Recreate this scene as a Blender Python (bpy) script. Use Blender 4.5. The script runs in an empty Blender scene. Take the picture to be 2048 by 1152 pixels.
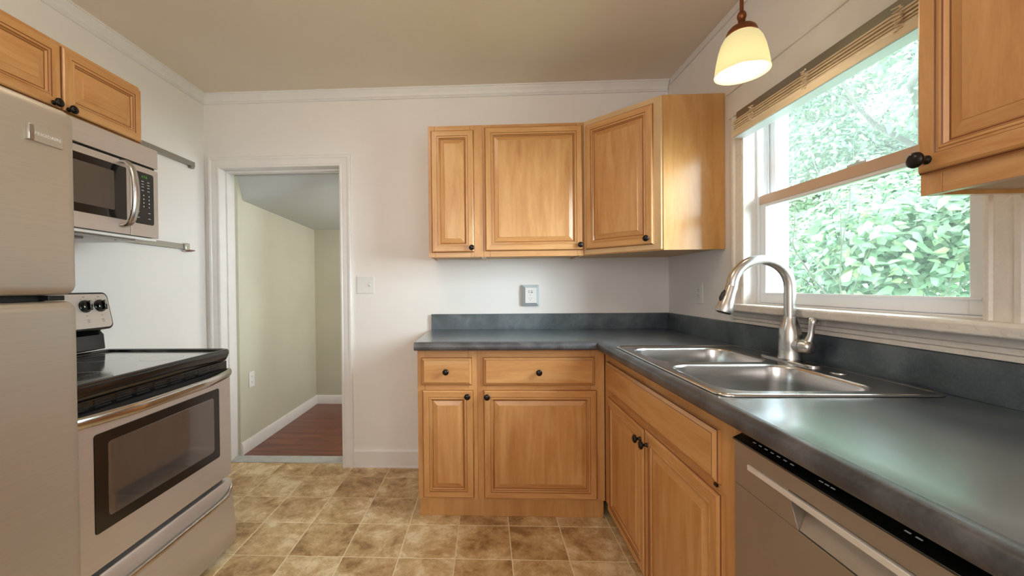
import bpy, bmesh, math, random
import numpy as np
from mathutils import Matrix, Vector
random.seed(7); np.random.seed(7)
PI = math.pi
sc = bpy.context.scene
COL = sc.collection

def lin(r, g, b):
    f = lambda c: (c/255/12.92) if c/255 <= .04045 else ((c/255+.055)/1.055)**2.4
    return (f(r), f(g), f(b), 1.0)

# ------------------------------------------------------------------ camera
Cp = Vector((-1.1745, -2.6308, 1.196)); yaw, pit, rol, FPX = .0417, -.0098, -.0096, 803.066
F = Vector((-math.sin(yaw)*math.cos(pit), math.cos(yaw)*math.cos(pit), math.sin(pit)))
R = Vector((math.cos(yaw), math.sin(yaw), 0)); U = R.cross(F)
R2 = R*math.cos(rol)+U*math.sin(rol); U2 = -R*math.sin(rol)+U*math.cos(rol)
cd = bpy.data.cameras.new('camera'); cam = bpy.data.objects.new('camera', cd); COL.objects.link(cam)
cd.sensor_width = 36; cd.lens = FPX/2048*36; cd.shift_x = 85.9/2048; cd.shift_y = 4.6/2048
cd.clip_start = .02; cd.clip_end = 200
m = Matrix((R2, U2, -F)).transposed().to_4x4(); m.translation = Cp; cam.matrix_world = m
sc.camera = cam

# ------------------------------------------------------------------ view, world, lights
sc.view_settings.view_transform = 'Standard'; sc.view_settings.look = 'None'
sc.view_settings.gamma = 1; sc.view_settings.exposure = 0.82
try: sc.view_settings.use_curve_mapping = False
except Exception: pass
cy = sc.cycles
cy.use_denoising = True; cy.max_bounces = 10; cy.diffuse_bounces = 5; cy.glossy_bounces = 5
cy.transmission_bounces = 6; cy.transparent_max_bounces = 12; cy.sample_clamp_indirect = 6
cy.caustics_reflective = False; cy.caustics_refractive = False
W = bpy.data.worlds.new('world'); sc.world = W; W.use_nodes = True
bg = W.node_tree.nodes['Background']; bg.inputs[0].default_value = (.84, .93, 1.0, 1); bg.inputs[1].default_value = 6.0

def area(name, loc, rot, sx, sy, power, col, spread=180):
    l = bpy.data.lights.new(name, 'AREA'); l.shape = 'RECTANGLE'; l.size = sx; l.size_y = sy
    l.energy = power; l.color = col; l.spread = math.radians(spread)
    o = bpy.data.objects.new(name, l); o.location = loc; o.rotation_euler = rot; COL.objects.link(o); return o
# unseen fill lamps added behind the camera, light in the hall beyond the doorway
area('rear_fill_light', (-1.75, -4.3, 1.55), (PI/2, 0, 0), 1.6, 1.3, 18, (1.0, .97, .95))
area('side_fill_light', (-.05, -3.6, 1.6), (PI/2, 0, PI/2), 1.0, 1.1, 10, (.86, .94, 1.0))
area('hall_light', (-1.05, .85, 1.35), (PI/2, 0, PI/2), 1.0, .9, 8, (1.0, 1.0, .97))
sl = bpy.data.lights.new('sky_fill', 'SUN'); sl.energy = 14; sl.angle = math.radians(70); sl.color = (.80, .92, 1.0)  # broad sun lamp added to bring more cool light in through the window
so_ = bpy.data.objects.new('sky_fill', sl); so_.rotation_euler = Vector((-.80, .42, -.42)).to_track_quat('-Z', 'Y').to_euler(); COL.objects.link(so_)
# ceiling lamp of the kitchen: its builder adds the bulb
BULB_CEILING = 13
BULB_PENDANT = .7

# ------------------------------------------------------------------ materials
def nt(name):
    m = bpy.data.materials.new(name); m.use_nodes = True; t = m.node_tree
    return m, t, t.nodes['Principled BSDF']
def link(t, a, b): t.links.new(a, b)
def ramp(t, fac, stops):
    r = t.nodes.new('ShaderNodeValToRGB'); link(t, fac, r.inputs[0])
    while len(r.color_ramp.elements) < len(stops): r.color_ramp.elements.new(.5)
    for e, (p, c) in zip(r.color_ramp.elements, stops): e.position = p; e.color = c
    return r
def coords(t, scale=(1, 1, 1), rnd=0.0, kind='Object'):
    tc = t.nodes.new('ShaderNodeTexCoord'); mp = t.nodes.new('ShaderNodeMapping'); mp.inputs['Scale'].default_value = scale
    src = tc.outputs[kind]
    if rnd:
        oi = t.nodes.new('ShaderNodeObjectInfo'); ml = t.nodes.new('ShaderNodeMath'); ml.operation = 'MULTIPLY'; ml.inputs[1].default_value = rnd
        link(t, oi.outputs['Random'], ml.inputs[0]); ad = t.nodes.new('ShaderNodeVectorMath'); ad.operation = 'ADD'
        link(t, src, ad.inputs[0]); link(t, ml.outputs[0], ad.inputs[1]); src = ad.outputs[0]
    link(t, src, mp.inputs['Vector']); return mp.outputs[0]
def noise(t, vec, sc_, det=4, rough=.55, dist=0):
    n = t.nodes.new('ShaderNodeTexNoise'); link(t, vec, n.inputs['Vector'])
    n.inputs['Scale'].default_value = sc_; n.inputs['Detail'].default_value = det; n.inputs['Roughness'].default_value = rough
    n.inputs['Distortion'].default_value = dist; return n.outputs['Fac']
def bump(t, p, h, s, d=.01):
    b = t.nodes.new('ShaderNodeBump'); b.inputs['Strength'].default_value = s; b.inputs['Distance'].default_value = d
    link(t, h, b.inputs['Height']); link(t, b.outputs[0], p.inputs['Normal'])
def mat(name, c, rough=.5, metal=0, var=0, vs=6, bmp=0, bs=60, coat=0, spec=.5):
    m, t, p = nt(name); p.inputs['Roughness'].default_value = rough; p.inputs['Metallic'].default_value = metal
    p.inputs['Coat Weight'].default_value = coat; p.inputs['Specular IOR Level'].default_value = spec
    p.inputs['Coat Roughness'].default_value = .12
    c = lin(*c); v = coords(t)
    f = noise(t, v, vs)
    lo = tuple(x*(1-var) for x in c[:3])+(1,); hi = tuple(min(1, x*(1+var)) for x in c[:3])+(1,)
    r = ramp(t, f, [(.3, lo), (.7, hi)]); link(t, r.outputs[0], p.inputs['Base Color'])
    if bmp: bump(t, p, noise(t, v, bs, 3), bmp)
    return m
def wood(name, stops, scale, rough=.38, coat=.25, bsc=1.0):
    m, t, p = nt(name); v = coords(t, scale, 13.0)
    f1 = noise(t, v, 2.2*bsc, 5, .6, .6); f2 = noise(t, v, 30*bsc, 3, .6)
    mx = t.nodes.new('ShaderNodeMath'); mx.operation = 'MULTIPLY_ADD'; mx.inputs[1].default_value = .22; link(t, f2, mx.inputs[0]); link(t, f1, mx.inputs[2])
    r = ramp(t, mx.outputs[0], stops); link(t, r.outputs[0], p.inputs['Base Color'])
    p.inputs['Roughness'].default_value = rough; p.inputs['Coat Weight'].default_value = coat; p.inputs['Coat Roughness'].default_value = .25
    bump(t, p, f2, .05, .002); return m
MAP = [(.36, lin(178, 120, 66)), (.55, lin(194, 140, 84)), (.74, lin(206, 156, 100))]
M = {}
M['wood_v'] = wood('maple_vertical', MAP, (9, 9, 1.1))
M['wood_h'] = wood('maple_horizontal', MAP, (1.1, 9, 9))
M['side'] = wood('maple_veneer', [(.38, lin(184, 132, 72)), (.55, lin(194, 142, 82)), (.72, lin(204, 154, 94))], (9, 9, 1.1), .22, .6)
M['glaze'] = mat('brown_glaze', (118, 66, 32), .45, var=.15)
M['under'] = mat('cabinet_underside', (206, 172, 128), .6, var=.1)
M['wall'] = mat('white_wall_paint', (234, 230, 227), .62, var=.025, vs=2, bmp=.12, bs=14)
M['ceil'] = mat('ceiling_paint', (232, 219, 203), .8, var=.03, vs=1.5, bmp=.1, bs=12)
M['trim'] = mat('white_trim_paint', (231, 228, 226), .38, var=.03, vs=9, bmp=.12, bs=35)
M['oldtrim'] = mat('chipped_trim_paint', (228, 222, 214), .4, var=.05, vs=14, bmp=.45, bs=40)
M['hallwall'] = mat('sage_hall_wall', (204, 201, 182), .6, var=.05, vs=2.2, bmp=.1, bs=14)
M['hallceil'] = mat('hall_ceiling_paint', (196, 200, 198), .8, var=.03, vs=2)
M['vinyl'] = mat('window_vinyl', (236, 238, 242), .35, var=.01)
M['knob'] = mat('oiled_bronze', (34, 28, 24), .28, .55, var=.3, vs=60)
M['black'] = mat('black_enamel', (14, 14, 15), .16, coat=.4)
M['blackmat'] = mat('black_plastic', (22, 21, 21), .45)
M['glassblk'] = mat('ceramic_glass', (10, 10, 12), .05, spec=1.0, coat=1); M['glassblk'].node_tree.nodes['Principled BSDF'].inputs['Coat IOR'].default_value = 2.0
M['bronze'] = mat('warm_bronze', (126, 74, 42), .38, .75, var=.15, vs=30)
M['plate'] = mat('white_plastic', (228, 227, 224), .35)
M['graypl'] = mat('grey_plastic', (196, 204, 208), .4)
M['dark'] = mat('dark_slot', (40, 42, 45), .5)
M['grout'] = mat('grout', (232, 218, 186), .8, var=.08, vs=20)
M['led'] = mat('green_display', (60, 120, 40), .4)
M['blind'] = None

def steel(name, c, rough, scale, metal=1.0, amp=.12):
    m, t, p = nt(name); v = coords(t, scale)
    f = noise(t, v, 1.0, 3, .6); f3 = noise(t, coords(t), 3.0, 3)
    cc = lin(*c); r = ramp(t, f, [(.3, tuple(x*.955 for x in cc[:3])+(1,)), (.7, tuple(min(1, x*1.03) for x in cc[:3])+(1,))])
    link(t, r.outputs[0], p.inputs['Base Color']); p.inputs['Metallic'].default_value = metal
    mr = t.nodes.new('ShaderNodeMapRange'); mr.inputs[3].default_value = rough-amp/2; mr.inputs[4].default_value = rough+amp/2
    link(t, f3, mr.inputs[0]); link(t, mr.outputs[0], p.inputs['Roughness'])
    bump(t, p, f, .015, .001); return m
M['steel'] = steel('brushed_steel', (214, 206, 200), .38, (2, 2, 500), .84)
M['steelf'] = steel('brushed_steel_fridge', (192, 184, 172), .42, (1.5, 1.5, 700), .78)
M['steelp'] = steel('polished_steel', (206, 204, 200), .16, (40, 40, 40), amp=.05)
M['sink'] = steel('satin_sink_steel', (188, 186, 184), .24, (120, 8, 120), amp=.06)
M['nickel'] = steel('brushed_nickel', (196, 193, 190), .27, (200, 200, 20), amp=.05)
M['alu'] = steel('dull_aluminium', (158, 154, 146), .42, (200, 4, 200))
M['dwsteel'] = steel('dishwasher_steel', (172, 160, 148), .42, (6, 500, 6), .85)

# laminate worktop
m, t, p = nt('slate_laminate'); v = coords(t)
a = noise(t, v, 5, 6, .6, .4); b = noise(t, v, 190, 2, .6)
mm = t.nodes.new('ShaderNodeMath'); mm.operation = 'MULTIPLY_ADD'; mm.inputs[1].default_value = .25; link(t, b, mm.inputs[0]); link(t, a, mm.inputs[2])
r = ramp(t, mm.outputs[0], [(.42, lin(44, 54, 62)), (.62, lin(68, 80, 88)), (.8, lin(94, 104, 110))])
link(t, r.outputs[0], p.inputs['Base Color']); p.inputs['Roughness'].default_value = .27; p.inputs['Specular IOR Level'].default_value = 1.0
p.inputs['Coat Weight'].default_value = .8; p.inputs['Coat IOR'].default_value = 1.75; p.inputs['Coat Roughness'].default_value = .22; M['lam'] = m
M['lamsp'] = m.copy(); q_ = M['lamsp'].node_tree.nodes['Principled BSDF']; q_.inputs['Coat Weight'].default_value = 0; q_.inputs['Specular IOR Level'].default_value = .5; q_.inputs['Roughness'].default_value = .38
m, t, p = nt('laminate_edge'); v = coords(t)
a = noise(t, v, 9, 6, .6, .4); b = noise(t, v, 160, 2, .6)
mm = t.nodes.new('ShaderNodeMath'); mm.operation = 'MULTIPLY_ADD'; mm.inputs[1].default_value = .3; link(t, b, mm.inputs[0]); link(t, a, mm.inputs[2])
r = ramp(t, mm.outputs[0], [(.42, lin(48, 46, 48)), (.62, lin(72, 72, 76)), (.85, lin(98, 98, 102))])
link(t, r.outputs[0], p.inputs['Base Color']); p.inputs['Roughness'].default_value = .34; M['lamedge'] = m

# floor tile: slate-look vinyl
m, t, p = nt('slate_vinyl_tile'); v = coords(t, (1, 1, 1), 31.0)
a = noise(t, v, 7.0, 9, .7, .35); b = noise(t, v, 24, 7, .75, .5); oi = t.nodes.new('ShaderNodeObjectInfo')
mm = t.nodes.new('ShaderNodeMath'); mm.operation = 'MULTIPLY_ADD'; mm.inputs[1].default_value = .38; link(t, b, mm.inputs[0]); link(t, a, mm.inputs[2])
m2 = t.nodes.new('ShaderNodeMath'); m2.operation = 'MULTIPLY_ADD'; m2.inputs[1].default_value = .10; link(t, oi.outputs['Random'], m2.inputs[0]); link(t, mm.outputs[0], m2.inputs[2])
r = ramp(t, m2.outputs[0], [(.57, lin(146, 112, 70)), (.67, lin(184, 150, 104)), (.77, lin(206, 176, 130)), (.88, lin(232, 212, 174))])
cr = noise(t, v, 9, 5, .6, .8); sb_ = t.nodes.new('ShaderNodeMath'); sb_.operation = 'SUBTRACT'; sb_.inputs[1].default_value = .5; link(t, cr, sb_.inputs[0])
ab = t.nodes.new('ShaderNodeMath'); ab.operation = 'ABSOLUTE'; link(t, sb_.outputs[0], ab.inputs[0])
cr2 = ramp(t, ab.outputs[0], [(0, (.62, .56, .48, 1)), (.012, (1, 1, 1, 1))]); mxc = t.nodes.new('ShaderNodeMix'); mxc.data_type = 'RGBA'; mxc.blend_type = 'MULTIPLY'; mxc.inputs[0].default_value = .55
link(t, r.outputs[0], mxc.inputs[6]); link(t, cr2.outputs[0], mxc.inputs[7])
link(t, mxc.outputs[2], p.inputs['Base Color']); p.inputs['Roughness'].default_value = .36; bump(t, p, mm.outputs[0], .35, .006); M['tile'] = m
M['plank'] = wood('cherry_laminate', [(.38, lin(70, 30, 20)), (.55, lin(104, 50, 34)), (.75, lin(132, 70, 48))], (1.2, 10, 10), .3, .2)
M['thresh'] = mat('painted_threshold', (188, 190, 188), .5, var=.1, vs=20, bmp=.2)
# bamboo blind
m, t, p = nt('pale_bamboo'); v = coords(t, (30, 3, 30), 9.0)
a = noise(t, v, .8, 2); r = ramp(t, a, [(.3, lin(214, 190, 156)), (.6, lin(232, 212, 182)), (.8, lin(240, 224, 198))])
link(t, r.outputs[0], p.inputs['Base Color']); p.inputs['Roughness'].default_value = .45; M['blind'] = m
M['tan'] = mat('tan_rail_front', (204, 172, 148), .4, var=.03)
M['rail_under'] = mat('blind_rail_white', (206, 206, 222), .45, var=.02)
M['bark'] = mat('grey_bark', (70, 72, 62), .9, var=.3, vs=9, bmp=.5, bs=20)
M['grass'] = mat('lawn', (108, 142, 78), .9, var=.3, vs=3)
M['siding'] = mat('white_siding', (236, 238, 240), .5)

# window glass: clear sheet, a little reflection; white haze mixed in, stronger in the upper pane
def pane_mat(name, haze):
    m = bpy.data.materials.new(name); m.use_nodes = True; t = m.node_tree; t.nodes.clear()
    o = t.nodes.new('ShaderNodeOutputMaterial'); tr = t.nodes.new('ShaderNodeBsdfTransparent'); tr.inputs[0].default_value = (.95, .985, .97, 1)
    gl = t.nodes.new('ShaderNodeBsdfGlossy'); gl.inputs['Roughness'].default_value = .02
    mx = t.nodes.new('ShaderNodeMixShader'); fr = t.nodes.new('ShaderNodeFresnel'); fr.inputs[0].default_value = 1.15
    link(t, fr.outputs[0], mx.inputs[0]); link(t, tr.outputs[0], mx.inputs[1]); link(t, gl.outputs[0], mx.inputs[2])
    tl = t.nodes.new('ShaderNodeBsdfTranslucent'); tl.inputs[0].default_value = (.9, .95, .95, 1)
    m2 = t.nodes.new('ShaderNodeMixShader'); m2.inputs[0].default_value = haze
    link(t, mx.outputs[0], m2.inputs[1]); link(t, tl.outputs[0], m2.inputs[2]); link(t, m2.outputs[0], o.inputs[0]); return m
M['pane'] = pane_mat('window_glass', .008); M['pane_up'] = pane_mat('hazy_window_glass', .022)
def leaf_mat(name, stops, trans=.45):
    m = bpy.data.materials.new(name); m.use_nodes = True; t = m.node_tree; p = t.nodes['Principled BSDF']
    at = t.nodes.new('ShaderNodeAttribute'); at.attribute_name = 'tint'; oi = t.nodes.new('ShaderNodeObjectInfo')
    ad = t.nodes.new('ShaderNodeMath'); ad.operation = 'ADD'; link(t, at.outputs['Fac'], ad.inputs[0]); link(t, oi.outputs['Random'], ad.inputs[1])
    fr = t.nodes.new('ShaderNodeMath'); fr.operation = 'FRACT'; link(t, ad.outputs[0], fr.inputs[0])
    r = ramp(t, fr.outputs[0], stops); link(t, r.outputs[0], p.inputs['Base Color']); p.inputs['Roughness'].default_value = .45
    tl = t.nodes.new('ShaderNodeBsdfTranslucent'); link(t, r.outputs[0], tl.inputs[0])
    mx = t.nodes.new('ShaderNodeMixShader'); mx.inputs[0].default_value = trans
    link(t, p.outputs[0], mx.inputs[1]); link(t, tl.outputs[0], mx.inputs[2]); link(t, mx.outputs[0], t.nodes['Material Output'].inputs[0]); return m
M['leaf'] = leaf_mat('shrub_leaf', [(0, lin(82, 110, 78)), (.35, lin(100, 132, 100)), (.7, lin(118, 146, 124)), (1, lin(138, 156, 110))], .3)
M['leaf2'] = leaf_mat('tree_leaf', [(0, lin(104, 138, 108)), (.4, lin(126, 156, 130)), (.75, lin(148, 166, 132)), (1, lin(134, 158, 144))], .4)
# lamp shade and bulbs
m, t, p = nt('lit_alabaster_glass'); p.inputs['Base Color'].default_value = lin(196, 190, 160); p.inputs['Roughness'].default_value = .35
p.inputs['Emission Color'].default_value = lin(255, 244, 190); p.inputs['Emission Strength'].default_value = .38
tl = t.nodes.new('ShaderNodeBsdfTranslucent'); tl.inputs[0].default_value = lin(190, 182, 150)
mx = t.nodes.new('ShaderNodeMixShader'); mx.inputs[0].default_value = .45; link(t, p.outputs[0], mx.inputs[1]); link(t, tl.outputs[0], mx.inputs[2])
link(t, mx.outputs[0], t.nodes['Material Output'].inputs[0]); M['shade'] = m
m, t, p = nt('lit_bulb'); p.inputs['Emission Color'].default_value = (1, .95, .85, 1); p.inputs['Emission Strength'].default_value = 3.0; M['bulb'] = m

# ------------------------------------------------------------------ mesh builder
class B:
    def __init__(s): s.v = []; s.f = []; s.m = []
    def add(s, vs, fs, mi=0):
        o = len(s.v); s.v += [tuple(x) for x in vs]; s.f += [tuple(i+o for i in f) for f in fs]
        s.m += (mi if isinstance(mi, list) else [mi]*len(fs)); return s
    def box(s, x0, x1, y0, y1, z0, z1, mi=0):
        return s.add([(x, y, z) for x in (x0, x1) for y in (y0, y1) for z in (z0, z1)],
                     [(0, 1, 3, 2), (4, 6, 7, 5), (0, 4, 5, 1), (2, 3, 7, 6), (0, 2, 6, 4), (1, 5, 7, 3)], mi)
    def prism(s, pts, axis, a, b, mi=0):     # closed 2-D outline swept along an axis
        n = len(pts)
        def P(p, q):
            return {'X': (q, p[0], p[1]), 'Y': (p[0], q, p[1]), 'Z': (p[0], p[1], q)}[axis]
        return s.add([P(p, a) for p in pts]+[P(p, b) for p in pts],
                     [(i, (i+1) % n, n+(i+1) % n, n+i) for i in range(n)]+[tuple(range(n))[::-1], tuple(range(n, 2*n))], mi)
    def loops(s, L, mi=0, closed=True, cap0=False, cap1=False):
        n = len(L[0]); vs = [p for l in L for p in l]; fs = []
        for k in range(len(L)-1):
            for i in range(n if closed else n-1):
                j = (i+1) % n; fs.append((k*n+i, k*n+j, (k+1)*n+j, (k+1)*n+i))
        if cap0: fs.append(tuple(range(n))[::-1])
        if cap1: fs.append(tuple((len(L)-1)*n+i for i in range(n)))
        return s.add(vs, fs, mi)
    def lathe(s, prof, c=(0, 0, 0), n=24, axis='Z', mi=0, cap=True):
        L = []
        for r_, h in prof:
            l = []
            for i in range(n):
                a = 2*PI*i/n; u, w = r_*math.cos(a), r_*math.sin(a)
                q = {'Z': (u, w, h), 'Y': (u, h, w), 'X': (h, u, w)}[axis]
                l.append((q[0]+c[0], q[1]+c[1], q[2]+c[2]))
            L.append(l)
        return s.loops(L, mi, True, cap, cap)
    def tube(s, pts, rad, n=14, mi=0, sq=None):
        pts = [Vector(p) for p in pts]; L = []; up = None
        rr = rad if isinstance(rad, (list, tuple)) else [rad]*len(pts)
        for i, p in enumerate(pts):
            d = (pts[min(i+1, len(pts)-1)]-pts[max(i-1, 0)]).normalized()
            if up is None:
                up = Vector((0, 0, 1)) if abs(d.z) < .9 else Vector((1, 0, 0))
            sd = d.cross(up).normalized(); up = sd.cross(d).normalized()
            a_, b_ = (rr[i], rr[i]) if sq is None else (rr[i]*sq[0], rr[i]*sq[1])
            L.append([tuple(p+sd*a_*math.cos(2*PI*k/n)+up*b_*math.sin(2*PI*k/n)) for k in range(n)])
        return s.loops(L, mi, True, True, True)

MW = {}
def obj(name, b, mats, parent=None, world=True, smooth=None, bevel=0, loc=None, rotz=0, seg=2):
    me = bpy.data.meshes.new(name); me.from_pydata(b.v, [], b.f)
    mats = mats if isinstance(mats, (list, tuple)) else [mats]
    for x in mats: me.materials.append(M[x])
    me.polygons.foreach_set('material_index', b.m)
    bm = bmesh.new(); bm.from_mesh(me); bmesh.ops.recalc_face_normals(bm, faces=bm.faces); bm.to_mesh(me); bm.free()
    o = bpy.data.objects.new(name, me); COL.objects.link(o)
    if smooth:
        me.polygons.foreach_set('use_smooth', [True]*len(me.polygons)); me.set_sharp_from_angle(angle=math.radians(smooth))
    if bevel:
        md = o.modifiers.new('bevel', 'BEVEL'); md.width = bevel; md.segments = seg; md.limit_method = 'ANGLE'; md.angle_limit = math.radians(40)
        me.polygons.foreach_set('use_smooth', [True]*len(me.polygons)); me.set_sharp_from_angle(angle=math.radians(35))
    pm = Matrix.Identity(4)
    if parent is not None: o.parent = parent; pm = MW[parent.name]
    if world: me.transform(pm.inverted()); MW[o.name] = pm
    else:
        l = Matrix.Translation(loc or (0, 0, 0)) @ Matrix.Rotation(rotz, 4, 'Z'); o.matrix_local = l; o.location = loc or (0, 0, 0); o.rotation_euler = (0, 0, rotz); MW[o.name] = pm @ l
    return o
def tag(o, label, cat, group=None, kind=None):
    o['label'] = label; o['category'] = cat
    if group: o['group'] = group
    if kind: o['kind'] = kind
    return o
def thing(name, label, cat, loc=(0, 0, 0), rotz=0, group=None):
    o = bpy.data.objects.new(name, None); COL.objects.link(o); o.location = loc; o.rotation_euler = (0, 0, rotz)
    o.empty_display_size = .1
    MW[o.name] = Matrix.Translation(loc) @ Matrix.Rotation(rotz, 4, 'Z'); return tag(o, label, cat, group)
def struct(name, loc=(0, 0, 0)):
    o = bpy.data.objects.new(name, None); COL.objects.link(o); o.location = loc; o['kind'] = 'structure'
    MW[o.name] = Matrix.Translation(loc); return o
def sobj(name, b, mats, **k):
    o = obj(name, b, mats, **k)
    if o.parent is None: o['kind'] = 'structure'
    return o

# ------------------------------------------------------------------ room shell
XL, H, YF = -3.057, 2.493, -4.45
TW = .154                                            # thickness of the back wall
DX0, DX1, DZ = -2.965, -2.118, 2.015                 # doorway rough opening
fl = sobj('floor', B().box(XL-.12, .12, YF-.1, .052, -.06, 0), 'grout')
# vinyl tiles, each its own piece
tx0, ty0, tpx, tpy, gp = -2.5688, -.1394, .2496, .2485, .0045
shared = {}
for j in range(-1, 15):
    for i in range(-2, 9):
        x0, x1 = tx0+i*tpx+gp/2, tx0+(i+1)*tpx-gp/2; y1, y0 = ty0-j*tpy-gp/2, ty0-(j+1)*tpy+gp/2
        x0, x1, y1 = max(x0, XL+.002), min(x1, -.35), min(y1, .05)
        if x1-x0 < .02 or y1-y0 < .02: continue
        key = (round(x1-x0, 4), round(y1-y0, 4))
        if key in shared:
            o = bpy.data.objects.new('tile', shared[key]); COL.objects.link(o); o.parent = fl
        else:
            w, d = key; b = B(); c_ = .0012
            b.loops([[(0, 0, 0), (w, 0, 0), (w, d, 0), (0, d, 0)], [(c_, c_, .0014), (w-c_, c_, .0014), (w-c_, d-c_, .0014), (c_, d-c_, .0014)]], 0, True, False, True)
            o = obj('tile', b, 'tile', fl, world=False); shared[key] = o.data
        o.location = (x0, y0, 0)
sobj('wall_left', B().box(XL-.12, XL, YF, .0, 0, H), 'wall')
wb = B(); wb.box(XL-.12, DX0, 0, TW, 0, H); wb.box(DX1, .12, 0, TW, 0, H); wb.box(DX0, DX1, 0, TW, DZ, H)
sobj('wall_back', wb, 'wall')
WY0, WY1, WZ0, WZ1, WT = -1.655, -.765, 1.085, 2.02, .17     # window opening
wr = B(); wr.box(0, WT, WY1, 0, 0, H); wr.box(0, WT, YF, WY0, 0, H); wr.box(0, WT, WY0, WY1, 0, WZ0); wr.box(0, WT, WY0, WY1, WZ1, H)
sobj('wall_right', wr, 'wall')
sobj('wall_front', B().box(XL-.12, WT, YF-.1, YF, 0, H), 'wall')
sobj('ceiling', B().box(XL-.12, WT, YF-.1, TW, H, H+.08), 'ceil')
# crown mouldings
CR = [(0, -.064), (.008, -.064), (.011, -.060), (.008, -.056), (.010, -.052), (.014, -.050), (.013, -.044), (.016, -.036), (.024, -.022), (.031, -.014), (.032, -.010), (.038, -.008), (.038, 0), (0, 0)]
cb = B(); n = len(CR)
cb.loops([[(XL+p[0], -p[0], H+p[1]) for p in CR], [(-.004, -p[0], H+p[1]) for p in CR]], 0, True, True, True)
sobj('trim_1', cb, 'trim', smooth=40)
cb = B(); cb.loops([[(XL+p[0], -p[0], H+p[1]) for p in CR], [(XL+p[0], YF, H+p[1]) for p in CR]], 0, True, True, True)
sobj('trim_2', cb, 'trim', smooth=40)
sobj('trim_3', B().box(-.006, 0, YF, -.04, H-.034, H).box(-.009, 0, YF, -.04, H-.040, H-.034), 'trim', bevel=.002)
# baseboards
BBp = [(0, 0), (-.016, 0), (-.016, .010), (-.013, .014), (-.013, .108), (-.009, .114), (-.007, .122), (0, .124)]
sobj('baseboard_back', B().loops([[(-2.064, p[0], p[1]) for p in BBp], [(-1.53, p[0], p[1]) for p in BBp]], 0, True, True, True), 'trim', smooth=30)
sobj('baseboard_left', B().loops([[(XL-p[0], -.001, p[1]) for p in BBp], [(XL-p[0], -.80, p[1]) for p in BBp]], 0, True, True, True), 'trim', smooth=30)

# doorway: casing, jambs, stops, threshold
door = struct('door_1')
CS = [(0, 0), (0, -.014), (.006, -.018), (.012, -.018), (.016, -.014), (.022, -.016), (.052, -.016), (.056, -.021), (.068, -.022), (.074, -.016), (.074, 0)]   # from the opening outwards
xl, xr, zt = -2.949, -2.134, 2.0
def frame_casing(parent, name, path_fn, ends):
    b = B(); b.loops([[path_fn(p, e) for p in CS] for e in ends], 0, True, True, True)
    return obj(name, b, 'trim', parent, smooth=35)
frame_casing(door, 'casing_side', lambda p, e: (xl-p[0], p[1], 0 if e == 0 else zt+p[0]), (0, 1))
frame_casing(door, 'casing_side', lambda p, e: (xr+p[0], p[1], 0 if e == 0 else zt+p[0]), (0, 1))
frame_casing(door, 'casing_head', lambda p, e: ((xl-p[0]) if e == 0 else (xr+p[0]), p[1], zt+p[0]), (0, 1))
obj('jamb', B().box(DX0-.001, xl, .0, TW+.004, 0, zt+.014), 'trim', door, bevel=.002)
obj('jamb', B().box(xr, DX1+.001, .0, TW+.004, 0, zt+.014), 'trim', door, bevel=.002)
obj('jamb_head', B().box(DX0, DX1, .0, TW+.004, zt, zt+.016), 'trim', door, bevel=.002)
obj('door_stop', B().box(xl, xl+.011, .055, .095, .006, zt-.012), 'trim', door, bevel=.002)
obj('door_stop', B().box(xr-.011, xr, .055, .095, .006, zt-.012), 'trim', door, bevel=.002)
obj('door_stop', B().box(xl, xr, .055, .095, zt-.013, zt), 'trim', door, bevel=.002)
obj('threshold', B().prism([(.046, 0), (.046, .006), (.056, .011), (.140, .011), (.150, .004), (.150, 0)], 'X', xl, xr), 'thresh', door)

# hall beyond the doorway
HX, HY = -2.93, 1.43
sobj('wall_hall_left', B().box(HX-.1, HX, TW, HY+.1, 0, 2.2), 'hallwall')
sobj('wall_hall_back', B().box(HX, -.6, HY, HY+.1, 0, 2.2), 'hallwall')
sobj('wall_hall_right', B().box(-1.0, -.9, TW, HY, 0, 2.2), 'hallwall')
g = B(); NX, NY = 10, 8
def hz(x, y):
    s_ = (x-HX)/(-1.0-HX); tt = (y-TW)/(HY-TW); zn = 1.999; zl = 1.835+.16*min(1, s_*2.3)
    a_ = min(1, tt/.045); base = zl*(1-tt)+1.79*tt
    return zn*(1-a_)+base*a_
vs = [(HX+(-1.0-HX)*i/NX, TW+(HY-TW)*(j/NY)**2.2, hz(HX+(-1.0-HX)*i/NX, TW+(HY-TW)*(j/NY)**2.2)) for j in range(NY+1) for i in range(NX+1)]
g.add(vs, [(j*(NX+1)+i, j*(NX+1)+i+1, (j+1)*(NX+1)+i+1, (j+1)*(NX+1)+i) for j in range(NY) for i in range(NX)])
tz = len(vs); g.add([(HX-.05, TW, 2.2), (-.9, TW, 2.2), (-.9, HY+.05, 2.2), (HX-.05, HY+.05, 2.2)], [(0, 1, 2, 3)])
sobj('ceiling_hall', g, 'hallceil', smooth=60)
fh = sobj('floor_hall', B().box(HX-.1, -.9, .052, HY+.05, -.06, -.004), 'dark')
y = .11; k = 0
while y < HY:
    y1 = min(y+.125, HY); xs = HX-.0 + ((k*.47) % .9); segs = [HX] + ([xs+.25] if xs+.25 > HX+.1 else []) + [xs+1.2, -1.0]
    for a_, b_ in zip(segs[:-1], segs[1:]):
        if b_-a_ > .05: obj('plank', B().box(a_+.0006, b_-.0006, 0, y1-y-.0016, -.004, .004), 'plank', fh, world=False, loc=(0, y, 0))
    y = y1; k += 1
HB = [(0, .004), (.014, .004), (.014, .075), (.006, .09), (0, .092)]
sobj('baseboard_hall_left', B().loops([[(HX+p[0], TW+.001, p[1]) for p in HB], [(HX+p[0], HY-p[0], p[1]) for p in HB]], 0, True, True, True), 'trim', smooth=30)
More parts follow.
